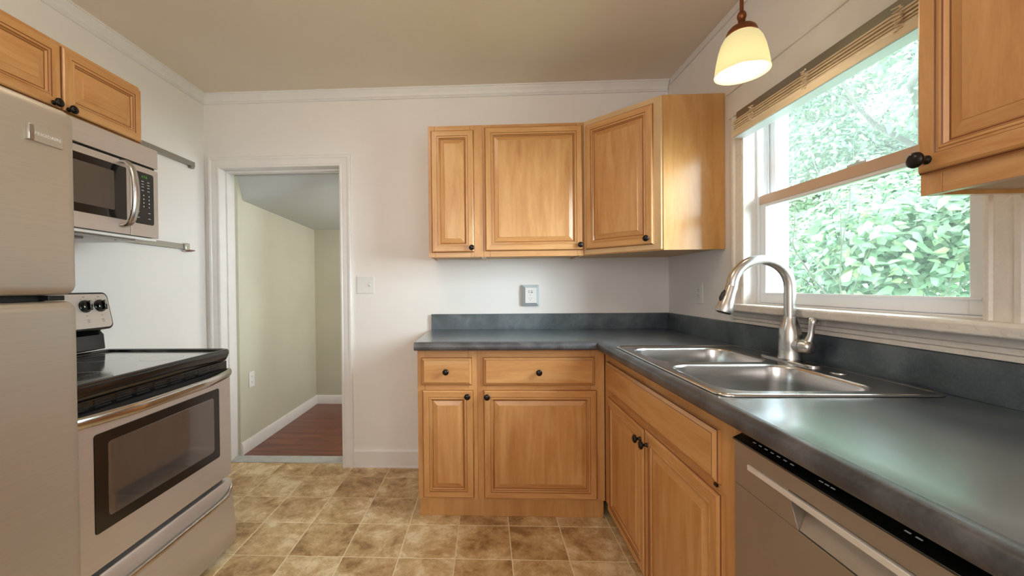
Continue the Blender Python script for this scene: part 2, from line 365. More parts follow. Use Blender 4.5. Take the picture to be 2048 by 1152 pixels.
sobj('baseboard_hall_back', B().loops([[(HX+p[0], HY-p[0], p[1]) for p in HB], [(-1.0, HY-p[0], p[1]) for p in HB]], 0, True, True, True), 'trim', smooth=30)

# ------------------------------------------------------------------ window
win = struct('window_1', (0, -1.21, 1.08))
jy0, jy1 = WY0+.01, WY1-.01                              # -1.645, -.775
obj('window_jamb', B().box(-.001, WT, jy1, WY1+.001, WZ0, WZ1), 'trim', win, bevel=.002)
obj('window_jamb', B().box(-.001, WT, WY0-.001, jy0, WZ0, WZ1), 'trim', win, bevel=.002)
obj('window_head', B().box(-.001, WT, WY0, WY1, 2.008, WZ1+.001), 'trim', win, bevel=.002)
WC = [(0, 0), (0, -.016), (.008, -.020), (.014, -.020), (.018, -.015), (.026, -.017), (.056, -.017), (.062, -.024), (.074, -.025), (.083, -.018), (.083, 0)]
b = B(); b.loops([[(p[1], jy1+p[0]-.0, z) for p in WC] for z in (1.105, 1.968)], 0, True, True, True); obj('casing_side', b, 'oldtrim', win, smooth=35)
b = B(); b.loops([[(p[1], jy0-p[0]-.0, z) for p in WC] for z in (1.105, 1.968)], 0, True, True, True); obj('casing_side', b, 'oldtrim', win, smooth=35)
obj('casing_head', B().box(-.028, 0, -1.775, -.682, 1.968, 2.086).box(-.036, 0, -1.78, -.677, 2.080, 2.092), 'trim', win, bevel=.003)
obj('window_stool', B().prism([(-.052, 1.070), (-.058, 1.076), (-.058, 1.099), (-.052, 1.105), (.05, 1.105), (.05, 1.086), (0, 1.086), (0, 1.070)], 'Y', -1.79, -.675), 'oldtrim', win, bevel=.003)
obj('window_apron', B().prism([(0, 1.0165), (-.012, 1.0165), (-.012, 1.030), (-.016, 1.034), (-.016, 1.046), (-.020, 1.050), (-.022, 1.0695), (0, 1.0695)], 'Y', -1.76, -.70), 'oldtrim', win, bevel=.001)
# vinyl frame tracks
def rect_frame(name, x0, x1, y0, y1, z0, z1, wl, wr_, wb_, wt_, mats, parent, bev=.003):
    b = B(); b.box(x0, x1, y1-wl, y1, z0, z1); b.box(x0, x1, y0, y0+wr_, z0, z1)
    b.box(x0, x1, y0+wr_, y1-wl, z0, z0+wb_); b.box(x0, x1, y0+wr_, y1-wl, z1-wt_, z1)
    return obj(name, b, mats, parent, bevel=bev)
rect_frame('window_frame', .040, .160, jy0, jy1, 1.088, 2.006, .012, .030, .022, .02, 'vinyl', win)
b = B(); b.box(.079, .084, jy1-.019, jy1-.012, 1.110, 1.986); b.box(.118, .124, jy1-.024, jy1-.012, 1.110, 1.986); b.box(.079, .084, jy0+.030, jy0+.036, 1.110, 1.986)
obj('sash_track', b, 'vinyl', win)
lo = rect_frame('sash_lower', .048, .078, jy0+.031, jy1-.013, 1.111, 1.5835, .034, .052, .044, .052, 'vinyl', win)
obj('pane', B().box(.061, .065, jy0+.080, jy1-.045, 1.152, 1.534), 'pane', lo)
obj('lift_rail', B().box(.041, .0475, jy0+.050, jy1-.03, 1.150, 1.157), 'vinyl', lo, bevel=.001)
b = B(); b.box(.0455, .0478, jy0+.033, jy1-.014, 1.5450, 1.5830); obj('meeting_rail_face', b, 'tan', lo)
obj('sash_lock', B().box(.050, .074, -1.285, -1.215, 1.5840, 1.592).lathe([(.010, 1.592), (.010, 1.600), (.002, 1.602)], (.062, -1.25, 0), 12), 'graypl', lo, bevel=.001)
up = rect_frame('sash_upper', .088, .116, jy0+.031, jy1-.013, 1.541, 1.985, .036, .040, .034, .036, 'vinyl', win)
obj('pane', B().box(.100, .104, jy0+.068, jy1-.047, 1.573, 1.951), 'pane_up', up)
# outside trim of the window opening
rect_frame('outer_casing', .171, .190, jy0-.06, jy1+.065, 1.05, 2.06, .055, .055, .05, .05, 'siding', win)

# raised blind
bl = thing('window_blind', 'pale bamboo slat blind pulled up under the window head', 'blind', (-.02, -1.21, 1.85))
by0, by1 = -1.652, -.772
obj('bottom_rail', B().box(-.058, -.004, by0, by1, 1.850, 1.8655), ['rail_under'], bl, bevel=.002)
obj('rail_front', B().box(-.0625, -.0585, by0, by1, 1.851, 1.877), ['blind'], bl, bevel=.0015)
z = 1.8805; k = 0
while z < 1.922:
    dx = random.uniform(-.003, .003); tl_ = random.uniform(-.0015, .0015)
    obj('slat', B().add([(x, y, zz+(tl_ if y == by1 else 0)) for x in (-.058+dx, -.006+dx) for y in (by0, by1) for zz in (z, z+.0056)],
        [(0, 1, 3, 2), (4, 6, 7, 5), (0, 4, 5, 1), (2, 3, 7, 6), (0, 2, 6, 4), (1, 5, 7, 3)]), 'blind', bl, bevel=.001); z += .0096; k += 1
obj('head_rail', B().box(-.044, -.002, by0, by1, 1.934, 1.966), 'alu', bl, bevel=.002)
for yy in (-.90, -1.18, -1.50):
    pts = []
    for q in range(50):
        pts.append((-.0635+.0035*math.sin(q*1.9), yy+.012*math.sin(q*1.3+yy*9)+.004*math.cos(q*3.1), 1.935-q*.0013+.004*math.sin(q*.8)))
    obj('ladder_cord', B().tube(pts, .0017, 6), 'blind', bl)

# ------------------------------------------------------------------ outside: ground, shrub, tree
sobj('ground', B().box(.3, 16, -8, 16, -1.0, -.9), 'grass')
def leaves(n, centers, size, squash=.75, seed=1, tri=True, droop=.5):
    rg = np.random.default_rng(seed)
    cs = np.array([c[:3] for c in centers]); rs = np.array([c[3] for c in centers]); w = rs**2; w = w/w.sum()
    idx = rg.choice(len(cs), n, p=w); d = rg.normal(size=(n, 3)); d /= np.linalg.norm(d, axis=1)[:, None]
    rad = rs[idx]*rg.uniform(.35, 1.0, n)**.45; pos = cs[idx]+d*rad[:, None]*np.array([1, 1, squash])
    # leaf faces look outward and upward
    nrm = d*.6+rg.normal(size=(n, 3))*.45+np.array([-.25, -.2, .75]); nrm /= np.linalg.norm(nrm, axis=1)[:, None]
    t_ = rg.normal(size=(n, 3)); t_[:, 2] -= droop; t_ -= (t_*nrm).sum(1)[:, None]*nrm; t_ /= np.linalg.norm(t_, axis=1)[:, None]
    s_ = np.cross(nrm, t_); L = size*rg.uniform(.6, 1.25, n)
    return pos, t_, s_, nrm, L
SH = np.array([(0, 0, 0), (.28, .30, -.05), (.66, .19, -.07), (1.05, 0, -.16), (.66, -.19, -.07), (.28, -.30, -.05), (.45, 0, .05)])
SF = [(0, 1, 6), (1, 2, 6), (2, 3, 6), (3, 4, 6), (4, 5, 6), (5, 0, 6)]
def leaf_mass(name, data, mt, parent):
    pos, t_, s_, nr, L = data; n = len(pos)
    V = pos[:, None, :]+L[:, None, None]*(SH[None, :, 0:1]*t_[:, None, :]+SH[None, :, 1:2]*s_[:, None, :]+SH[None, :, 2:3]*nr[:, None, :])
    V = V.reshape(-1, 3)-np.array(MW[parent.name].translation)
    Fc = (np.array(SF)[None]+(np.arange(n)*7)[:, None, None]).reshape(-1, 3)
    me = bpy.data.meshes.new(name); me.vertices.add(len(V)); me.vertices.foreach_set('co', V.ravel().astype(np.float32))
    me.loops.add(len(Fc)*3); me.loops.foreach_set('vertex_index', Fc.ravel().astype(np.int32))
    me.polygons.add(len(Fc)); me.polygons.foreach_set('loop_start', np.arange(0, len(Fc)*3, 3, dtype=np.int32))
    me.update(); me.validate()
    at = me.attributes.new('tint', 'FLOAT', 'FACE'); at.data.foreach_set('value', np.repeat(np.random.default_rng(5).random(n), 6).astype(np.float32))
    me.polygons.foreach_set('use_smooth', [True]*len(me.polygons))
    me.materials.append(M[mt]); o = bpy.data.objects.new(name, me); COL.objects.link(o); o.parent = parent; o['kind'] = 'stuff'; return o
def single_leaves(data, mt, parent):
    pos, t_, s_, nr, L = data
    me = bpy.data.meshes.new('leaf'); me.from_pydata([tuple(v) for v in SH], [], SF); me.materials.append(M[mt])
    me.polygons.foreach_set('use_smooth', [True]*6)
    off = MW[parent.name].translation
    for i in range(len(pos)):
        o = bpy.data.objects.new('leaf', me); COL.objects.link(o); o.parent = parent
        mx = Matrix((t_[i]*L[i], s_[i]*L[i], nr[i]*L[i])).transposed().to_4x4(); mx.translation = Vector(pos[i])-off
        o.matrix_local = mx
def branch(b, p0, d, ln, r_, depth, rg):
    pts = [Vector(p0)]; d = Vector(d).normalized()
    for k in range(5):
        d = (d+Vector((rg.uniform(-.2, .2), rg.uniform(-.2, .2), rg.uniform(-.1, .2)))).normalized(); pts.append(pts[-1]+d*ln/5)
    b.tube(pts, [r_*(1-.13*k) for k in range(6)], 6)
    if depth:
        for k in (2, 3, 4, 5):
            nd = (d+Vector((rg.uniform(-1, 1), rg.uniform(-1, 1), rg.uniform(-.3, .7)))).normalized()
            branch(b, pts[k], nd, ln*.62, r_*.42, depth-1, rg)
rg = random.Random(3)
shrub = thing('leafy_shrub', 'broad-leaved green shrub growing close outside the kitchen window', 'shrub', (2.3, 1.0, -.9))
bb = B()
for q in range(5): branch(bb, (2.3+.2*q-.4, .9+.25*q-.4, -.9), (rg.uniform(-.3, .3), rg.uniform(-.3, .3), 1), 2.0, .016, 2, rg)
obj('stem', bb, 'bark', shrub, smooth=60)
cen = []
for q in range(46):
    a_ = rg.uniform(0, 1); cen.append((1.5+rg.uniform(0, 1.7), -.7+a_*4.4, rg.uniform(.55, 1.85)+.15*a_, rg.uniform(.28, .5)))
cen += [(1.75, .45, 1.35, .42), (2.0, 1.2, 1.3, .45), (2.1, .2, 1.6, .4), (2.3, 1.9, 1.6, .5), (2.6, 1.2, 1.85, .45), (1.9, .8, .9, .5), (2.3, .4, 1.0, .5)]
leaf_mass('foliage', leaves(21000, cen, .078, seed=2), 'leaf', shrub)
single_leaves(leaves(290, [(1.5, .15, 1.3, .30), (1.6, .5, 1.4, .34), (1.7, .9, 1.45, .36), (1.9, 1.3, 1.5, .36), (1.45, .1, 1.55, .25), (1.75, .8, 1.75, .25)], .092, seed=9), 'leaf', shrub)
tree = thing('shade_tree', 'tall pale-leaved tree beyond the shrub, seen through the upper sash', 'tree', (6.2, 4.2, -.9))
bb = B(); bb.tube([(6.2, 4.2, -.9), (6.15, 4.3, 1), (6.3, 4.3, 2.6)], [.22, .19, .16], 12)
for d_, z0 in (((-.7, -.5, .55), 1.6), ((-.8, .4, .5), 2.0), ((.3, .6, .8), 2.6), ((-.3, -.9, .6), 2.3), ((-.4, .1, 1), 2.6)):
    branch(bb, (6.2, 4.3, z0), d_, 3.6, .10, 2, rg)
obj('trunk', bb, 'bark', tree, smooth=60)
cen = []
for q in range(170):
    cen.append((rg.uniform(4.6, 8.8), rg.uniform(1.6, 9.0), rg.uniform(1.6, 6.6), rg.uniform(.4, .8)))
leaf_mass('crown', leaves(120000, cen, .105, seed=4), 'leaf2', tree)

# ------------------------------------------------------------------ cabinet pieces (local: x right, y back, z up; the front is at y = 0)
kb = B().lathe([(.0085, 0), (.0085, -.003), (.0055, -.006), (.005, -.013), (.0075, -.016), (.0135, -.018), (.0158, -.022), (.0150, -.026), (.010, -.029), (.003, -.0305)], n=20, axis='Y')
KNOB = None
def knob(parent, x, z, y=-.019):
    global KNOB
    if KNOB is None:
        KNOB = obj('knob', kb, 'knob', parent, world=False, smooth=50, loc=(x, y, z)); return KNOB
    o = bpy.data.objects.new('knob', KNOB.data); COL.objects.link(o); o.parent = parent; o.location = (x, y, z); return o
def ring(b, w, h, prof, ox=0, oz=0, cap=None):
    def lp(i, y): return [(ox+i, y, oz+i), (ox+w-i, y, oz+i), (ox+w-i, y, oz+h-i), (ox+i, y, oz+h-i)]
    for (a, c) in zip(prof[:-1], prof[1:]):
        g_ = c[2] if len(c) > 2 else None
        mi = [2]*4 if g_ else [1, 0, 1, 0]
        b.add(lp(a[0], a[1])+lp(c[0], c[1]), [(k, (k+1) % 4, 4+(k+1) % 4, 4+k) for k in range(4)], mi)
    if cap is not None: b.add(lp(prof[-1][0], prof[-1][1]), [(0, 1, 2, 3)], cap)
WM = ['wood_v', 'wood_h', 'glaze']
def door(parent, name, x0, z0, w, h, kn=None, panel='panel', y=0):
    b = B(); ring(b, w, h, [(0, 0), (0, -.0105), (.0022, -.013, 1), (.0035, -.0165), (.008, -.019), (.0335, -.019), (.0350, -.0165, 1), (.0395, -.0165), (.0410, -.0188), (.0455, -.0188), (.0470, -.0165, 1), (.0510, -.0100)])
    b.add([(0, 0, 0), (w, 0, 0), (w, 0, h), (0, 0, h)], [(0, 3, 2, 1)], 0)
    d = obj(name, b, WM, parent, world=False, loc=(x0, y, z0))
    b = B(); ring(b, w, h, [(.0505, -.004), (.0505, -.0100, 1), (.0535, -.0095, 1), (.0555, -.0110), (.0770, -.0170), (.0780, -.0184)], cap=0 if panel == 'panel' else 1)
    obj('panel', b, WM, d, world=False)
    if kn: knob(d, kn[0]-x0, kn[1]-z0)
    return d
def drawer(parent, name, x0, z0, w, h, kn=None, y=0):
    b = B(); ring(b, w, h, [(0, 0), (0, -.009), (.0020, -.0115, 1), (.0125, -.0178), (.0138, -.019, 1), (.016, -.0193)], cap=1)
    b.add([(0, 0, 0), (w, 0, 0), (w, 0, h), (0, 0, h)], [(0, 3, 2, 1)], 0)
    d = obj(name, b, WM, parent, world=False, loc=(x0, y, z0))
    if kn: knob(d, kn[0]-x0, kn[1]-z0, -.0193)
    return d
def face_frame(parent, w, z0, h, stiles, rails, y0=-.0005, y1=.018):
    for a, c in stiles: obj('stile', B().box(a+.0004, c-.0004, y0, y1, z0, z0+h), 'wood_v', parent, world=False, bevel=.0008)
    for a, c, za, zb in rails: obj('rail', B().box(a+.0004, c-.0004, y0+.0004, y1, za, zb), 'wood_h', parent, world=False, bevel=.0008)
def carcass(parent, w, d, z0, z1, left=True, right=True):
    b = B(); t_ = .014
    b.box(.001, t_, .0185, d, z0, z1, 0); b.box(w-t_, w-.001, .0185, d, z0, z1, 0)
    b.box(t_, w-t_, .0185, d, z0+.008, z0+.020, 1); b.box(t_, w-t_, .0185, d, z1-.012, z1-.001, 1); b.box(t_, w-t_, d-.006, d, z0+.02, z1-.012, 1)
    return obj('body', b, ['side', 'under'], parent, world=False)

# upper cabinets on the back wall
UZ0, UH = 1.366, .761
t = thing('wall_cabinet', 'narrow single-door maple wall cabinet, leftmost of those on the back wall', 'cabinet', (-1.503, -.300, UZ0))
carcass(t, .319, .299, 0, UH); face_frame(t, .319, 0, UH, [(0, .038), (.245, .319)], [(.038, .245, 0, .045), (.038, .245, UH-.045, UH)])
door(t, 'door', .018, .028, .247, .703, (.250, .052))
t = thing('wall_cabinet', 'wide single-door maple wall cabinet in the middle of the back wall', 'cabinet', (-1.184, -.300, UZ0))
carcass(t, .574, .299, 0, UH); face_frame(t, .574, 0, UH, [(0, .038), (.536, .574)], [(.038, .536, 0, .050), (.038, .536, UH-.038, UH)])
door(t, 'door', .010, .033, .555, .709, (.546, .060))
t = thing('wall_cabinet', 'diagonal corner maple wall cabinet beside the window with plain side panel', 'cabinet', (-.61, -.30, UZ0))
poly = [(-.001, -.001), (-.609, -.001), (-.609, -.308), (-.308, -.609), (-.001, -.609)]
b = B(); b.prism([(x, y) for x, y in poly], 'Z', UZ0+.006, UZ0+UH-.001)
obj('body', b, 'under', t)
obj('side_panel', B().box(-.297, -.0015, -.6125, -.6095, UZ0, UZ0+UH), 'side', t, bevel=.0006)
DL = math.hypot(.31, .31)
a45 = thing('tmp', 'x', 'x', (-.61, -.30, UZ0), -PI/4); MWD = MW[a45.name]; bpy.data.objects.remove(a45)
def diag(o):   # put a local-frame piece on the diagonal face
    o.rotation_euler = (0, 0, -PI/4); o.location = Matrix.Rotation(-PI/4, 4, 'Z') @ o.location; return o
for a, c in ((0, .050), (DL-.055, DL)): diag(obj('stile', B().box(a, c, -.0005, .012, 0, UH), 'wood_v', t, world=False, bevel=.0008))
for za, zb in ((0, .050), (UH-.050, UH)): diag(obj('rail', B().box(.0505, DL-.0555, 0, .012, za, zb), 'wood_h', t, world=False, bevel=.0008))
diag(door(t, 'door', .022, .032, .376, .700, (.372, .062)))
# upper cabinet right of the window
t = thing('wall_cabinet', 'dark-shaded maple wall cabinet right of the window above the dishwasher', 'cabinet', (-.300, -1.785, UZ0+.002), -PI/2)
carcass(t, .61, .299, 0, UH); face_frame(t, .61, 0, UH, [(0, .038), (.572, .61)], [(.038, .572, 0, .055), (.038, .572, UH-.038, UH)])
door(t, 'door', .008, .040, .585, .70, (.030, .064))
# above the range
t = thing('wall_cabinet', 'short two-door maple wall cabinet above the microwave', 'cabinet', (-2.760, -1.565, 1.860), PI/2)
carcass(t, .725, .2965, -.034, .262); face_frame(t, .725, -.034, .296, [(0, .038), (.345, .381), (.687, .725)], [(.038, .345, -.034, .03), (.381, .687, -.034, .03), (.038, .345, .232, .262), (.381, .687, .232, .262)])
door(t, 'door', .012, .006, .358, .240, (.340, .020), 'wide')
door(t, 'door', .373, .006, .346, .240, (.392, .016), 'wide')

# base cabinets on the back wall
def kick(parent, w, y=.022): obj('toe_kick', B().box(.001, w-.001, y, y+.012, .001, .099), 'side', parent, world=False)
t = thing('base_cabinet', 'narrow maple base cabinet with one drawer and door, beside the bare wall', 'cabinet', (-1.531, -.575, 0))
carcass(t, .309, .574, .10, .8755)
face_frame(t, .309, .10, .7755, [(0, .040), (.262, .309)], [(.040, .262, .10, .135), (.040, .262, .645, .705), (.040, .262, .815, .8755)])
drawer(t, 'drawer', .022, .692, .259, .140, (.150, .763)); door(t, 'door', .026, .112, .262, .554, (.258, .638))
t = thing('base_cabinet', 'wide maple base cabinet with one drawer and door, at the inner corner', 'cabinet', (-1.222, -.575, 0))
carcass(t, .644, .574, .10, .8755)
tag(obj('kickboard', B().box(-1.530, -.580, -.553, -.541, .0016, .0995), 'side', bevel=.0008), 'maple kickboard along the floor under the two back-wall base cabinets', 'kickboard')
face_frame(t, .644, .10, .7755, [(0, .045), (.575, .644)], [(.045, .575, .10, .135), (.045, .575, .645, .705), (.045, .575, .815, .8755)])
drawer(t, 'drawer', .030, .690, .563, .143, (.310, .760)); door(t, 'door', .031, .111, .571, .555, (.048, .636))
# sink base
t = thing('base_cabinet', 'maple sink base cabinet with false drawer front and two doors under the sink', 'cabinet', (-.575, -.577, 0), -PI/2)
b = B(); b.box(.001, .014, .0185, .574, .10, .8745, 0); b.box(1.048, 1.062, .0185, .574, .10, .8745, 0); b.box(.014, 1.048, .0185, .574, .108, .12, 1); b.box(.014, 1.048, .568, .574, .12, .70, 1)
obj('body', b, ['side', 'under'], t, world=False); obj('toe_kick', B().box(.001, 1.062, .06, .072, .001, .099), 'side', t, world=False)
face_frame(t, 1.063, .10, .7755, [(0, .100), (.52, .56), (.985, 1.063)], [(.100, .52, .10, .135), (.56, .985, .10, .135), (.100, .52, .635, .700), (.56, .985, .635, .700), (.100, .52, .80, .8755), (.56, .985, .80, .8755)])
drawer(t, 'false_drawer_front', .064, .684, .940, .138)
door(t, 'door', .086, .100, .448, .556, (.512, .612)); door(t, 'door', .546, .100, .474, .562, (.572, .612))
b = B(); b.box(.978, .990, -.006, -.0006, .668, .676); obj('catch', b, 'knob', t, world=False)
t = tag(obj('filler_strip', B().box(-.576, -.556, -1.669, -1.6405, .10, .8755).box(-.556, -.02, -1.669, -1.6625, .10, .8745), 'wood_v', bevel=.0008), 'narrow maple filler strip between the sink cabinet and the dishwasher', 'filler')
t = tag(obj('end_panel', B().box(-.60, -.02, -2.30, -2.282, .001, .8755), 'side', bevel=.001), 'maple end panel at the far side of the dishwasher under the worktop', 'panel')

# ------------------------------------------------------------------ worktop
ct = thing('countertop', 'dark slate laminate worktop turning the corner under the window', 'countertop', (-.3, -.3, .876))
PR = [(.001, .8765), (.075, .8765), (.560, .8765), (.590, .8765), (.604, .8735), (.620, .8735), (.628, .877), (.6315, .885), (.6315, .899), (.629, .907), (.623, .9125), (.615, .9150), (.605, .9152), (.597, .914), (.560, .914), (.075, .914), (.001, .914)]
EDG = set(range(3, 12))
def slab(name, secs, fmap, hole=None):
    n = len(PR); b = B(); vs = []
    for s_ in secs: vs += [fmap(d, z, (-d if s_ is None else s_)) for d, z in PR]
    fs, mi = [], []
    for k in range(len(secs)-1):
        for i in range(n):
            j = (i+1) % n
            if hole is not None and k == hole and (i in (1, 14)): continue
            fs.append((k*n+i, k*n+j, (k+1)*n+j, (k+1)*n+i)); mi.append(1 if i in EDG else 0)
    if hole is not None:
        k = hole
        fs += [(k*n+1, (k+1)*n+1, (k+1)*n+15, k*n+15), (k*n+2, (k+1)*n+2, (k+1)*n+14, k*n+14), (k*n+1, k*n+2, k*n+14, k*n+15), ((k+1)*n+1, (k+1)*n+2, (k+1)*n+14, (k+1)*n+15)]; mi += [0]*4
    fs += [tuple(range(n)), tuple((len(secs)-1)*n+i for i in range(n))]; mi += [1, 1]
    b.add(vs, fs, mi); return obj(name, b, ['lam', 'lamedge'], ct, smooth=45)
slab('worktop_run', [-1.539, None], lambda d, z, t_: (t_-.0003, -d, z))
slab('worktop_run', [None, -.800, -1.580, -2.325], lambda d, z, t_: (-d, t_-.0003, z), 1)
SP = [(.001, .9145), (.019, .9145), (.019, 1.006), (.016, 1.0135), (.010, 1.0155), (.001, 1.0155)]
b = B(); b.loops([[(-1.532, -d, z) for d, z in SP], [(-d-.0003, -d, z) for d, z in SP]], 0, True, True, True); obj('backsplash', b, 'lamsp', ct, smooth=40)
b = B(); b.loops([[(-d, -d-.0003, z) for d, z in SP], [(-d, -2.325, z) for d, z in SP]], 0, True, True, True); obj('backsplash', b, 'lamsp', ct, smooth=40)

# ------------------------------------------------------------------ sink
def rrect(x0, x1, y0, y1, r_, z, n=8, ins=0):
    x0 += ins; x1 -= ins; y0 += ins; y1 -= ins; r_ = max(r_-ins*.6, .004); P = []
    for cx, cy_, a0 in ((x1-r_, y1-r_, 0), (x0+r_, y1-r_, 90), (x0+r_, y0+r_, 180), (x1-r_, y0+r_, 270)):
        for k in range(n+1):
            a = math.radians(a0+90*k/n); P.append((cx+r_*math.cos(a), cy_+r_*math.sin(a), z))
    return P
sk = thing('sink', 'double-bowl stainless steel drop-in sink under the window', 'sink', (-.315, -1.19, .914))
SX0, SX1, SY0, SY1 = -.592, -.036, -1.607, -.776
b = B(); OUT = [(.0, .9153), (.0005, .9185), (.003, .9205), (.007, .9210), (.011, .9200), (.014, .9182)]
b.loops([rrect(SX0, SX1, SY0, SY1, .035, z, 8, i) for i, z in OUT])
obj('rim', b, 'steelp', sk, smooth=60)
BW = [(-.550, -.150, -1.165, -.838, .075), (-.556, -.150, -1.562, -1.212, .075)]
bm = bmesh.new(); 
def addloop(pts):
    vs = [bm.verts.new(p) for p in pts]; return [bm.edges.new((vs[i], vs[(i+1) % len(vs)])) for i in range(len(vs))]
es = addloop(rrect(SX0, SX1, SY0, SY1, .035, .9182, 8, .0138))
for w in BW: es += addloop(rrect(w[0], w[1], w[2], w[3], w[4], .9182, 10, -.004))
bmesh.ops.triangle_fill(bm, use_beauty=True, use_dissolve=False, edges=es)
b = B(); bm.verts.index_update(); b.add([v.co[:] for v in bm.verts], [tuple(v.index for v in f.verts) for f in bm.faces]); bm.free()
obj('deck', b, 'sink', sk)
for w in BW:
    b = B(); LP = [(-.0045, .9181), (-.001, .9176), (.002, .9150), (.004, .908), (.007, .86), (.011, .775), (.016, .752), (.028, .737), (.05, .731), (.12, .728)]
    b.loops([rrect(w[0], w[1], w[2], w[3], w[4], z, 10, i) for i, z in LP], 0, True, False, True)
    bo = obj('bowl', b, 'sink', sk, smooth=60)
    cx, cy_ = (w[0]+w[1])/2, (w[2]+w[3])/2
    obj('drain', B().lathe([(.056, .7285), (.055, .7315), (.047, .7318), (.042, .7295), (.012, .7290), (.010, .734), (.001, .735)], (cx, cy_, 0), 28), 'steelp', bo, smooth=50)
b = B().lathe([(.022, .9183), (.0215, .9205), (.018, .9217), (.014, .9208), (.001, .9206)], (-.092, -1.355, 0), 28); obj('hole_cover', b, 'steelp', sk, smooth=50)

# ------------------------------------------------------------------ faucet
FX, FY = -.087, -1.147
fa = thing('faucet', 'brushed nickel pull-down faucet with high arc spout and side lever', 'faucet', (FX, FY, .919))
b = B(); b.loops([rrect(FX-.030, FX+.030, FY-.128, FY+.128, .0298, z, 10, i) for i, z in ((0, .9188), (0, .9225), (.003, .9245), (.006, .925))], 0, True, False, True); obj('deck_plate', b, 'steelp', fa, smooth=50)
b = B().lathe([(.0365, .9252), (.0368, .930), (.0345, .938), (.0338, .960), (.0350, .985), (.0345, 1.010), (.0310, 1.035), (.0245, 1.056), (.0195, 1.070), (.0182, 1.079)], (FX, FY, 0), 36)
obj('body', b, 'nickel', fa, smooth=60)
pts = [(FX, FY, 1.0795), (FX, FY, 1.12), (FX, FY, 1.16), (FX, FY, 1.183)]
for k in range(1, 17):
    a = math.radians(k*11.1); pts.append((FX-.101+.101*math.cos(a), FY, 1.183+.098*math.sin(a)))
obj('spout', B().tube(pts, .0180, 20), 'nickel', fa, smooth=60)
e = Vector(pts[-1]); d = (Vector(pts[-1])-Vector(pts[-2])).normalized(); d = (d+Vector((-.20, 0, -.1))).normalized()
hp = [e, e+d*.004, e+d*.03, e+d*.06, e+d*.088, e+d*.098]
sh = obj('spray_head', B().tube(hp, [.0182, .0190, .0200, .0238, .0292, .0274], 24), 'nickel', fa, smooth=50)
obj('nozzle', B().tube([e+d*.0985, e+d*.101], [.022, .021], 24), 'blackmat', sh, smooth=50)
nrm = Vector((d.z, 0, -d.x)); q = e+d*.040+nrm*.0225
obj('spray_button', B().tube([e+d*.020+nrm*.0190, e+d*.032+nrm*.0222, e+d*.052+nrm*.0245, e+d*.062+nrm*.0240], [.003, .0062, .0068, .003], 10), 'blackmat', sh, smooth=50)
hd = Vector((.30, -1, -.02)).normalized(); c0 = Vector((FX, FY, .978))
hj = obj('handle_joint', B().tube([c0+hd*.020, c0+hd*.040, c0+hd*.0405, c0+hd*.042, c0+hd*.043, c0+hd*.062, c0+hd*.072, c0+hd*.078], [.0270, .0262, .0235, .0235, .0265, .0262, .0225, .013], 24), 'nickel', fa, smooth=50)
lp = [c0+hd*.056+Vector((0, 0, .005)), c0+hd*.064+Vector((0, 0, .022)), c0+hd*.069+Vector((.001, 0, .042)), c0+hd*.070+Vector((.002, 0, .062)), c0+hd*.072+Vector((.003, 0, .082)), c0+hd*.075+Vector((.005, 0, .096)), c0+hd*.076+Vector((.006, 0, .100))]
obj('lever', B().tube(lp, [.0200, .0140, .0098, .0090, .0125, .0130, .0070], 16), 'nickel', hj, smooth=60)

# ------------------------------------------------------------------ dishwasher
dw = thing('dishwasher', 'stainless dishwasher with pocket handle and black top controls', 'dishwasher', (-.600, -1.674, 0), -PI/2)
b = B().box(.004, .594, .036, .57, .10, .842); obj('body', b, 'blackmat', dw, world=False)
obj('toe_kick', B().box(.002, .596, .065, .075, .001, .098), 'blackmat', dw, world=False)
b = B(); b.box(.002, .596, 0, .035, .100, .7365)
b.box(.002, .596, 0, .035, .8020, .8350)
b.prism([(.002, .7375), (.192, .7375), (.166, .8020), (.002, .8020)], 'Y', 0, .035); b.prism([(.400, .7375), (.596, .7375), (.596, .8020), (.426, .8020)], 'Y', 0, .035)
dp = obj('door_panel', b, 'dwsteel', dw, world=False, bevel=.0007)
b = B(); n_ = 8; L = []
for k in range(n_+1):
    a = k/n_; L.append([(.1925-.026*a, .002+.032*math.sin(a*PI*.5), .7385+.062*a), (.3995+.026*a, .002+.032*math.sin(a*PI*.5), .7385+.062*a)])
b.loops(L, 0, False); b.add([(.1915, 0, .7375), (.1665, 0, .8015), (.1665, .0345, .8015), (.1915, .0345, .7375)], [(0, 1, 2, 3)]); b.add([(.4005, 0, .7375), (.4255, 0, .8015), (.4255, .0345, .8015), (.4005, .0345, .7375)], [(0, 1, 2, 3)])
obj('handle_pocket', b, 'dwsteel', dp, world=False, smooth=40)
M['lip'] = mat('bright_aluminium_lip', (226, 220, 214), .35, .35)
obj('handle_lip', B().box(.052, .546, -.004, .004, .7860, .7985), 'lip', dp, world=False, bevel=.0015)
b = B(); b.prism([(-.0035, .8360), (-.0035, .8395), (.030, .8560), (.035, .8560), (.035, .8360)], 'X', .000, .598)
cp = obj('control_strip', b, 'black', dw, world=False, bevel=.0008)
b = B()
for x in [.05+.018*i for i in range(7)]+[.225, .237, .249, .37, .385, .47, .485]:
    y_ = .010; z_ = .8395+(y_+.0035)/.0335*.0165
    b.add([(x, y_, z_+.0004), (x+.009, y_, z_+.0004), (x+.009, y_+.0022, z_+.0015), (x, y_+.0022, z_+.0015)], [(0, 1, 2, 3)])
obj('control_markings', b, 'graypl', cp, world=False)

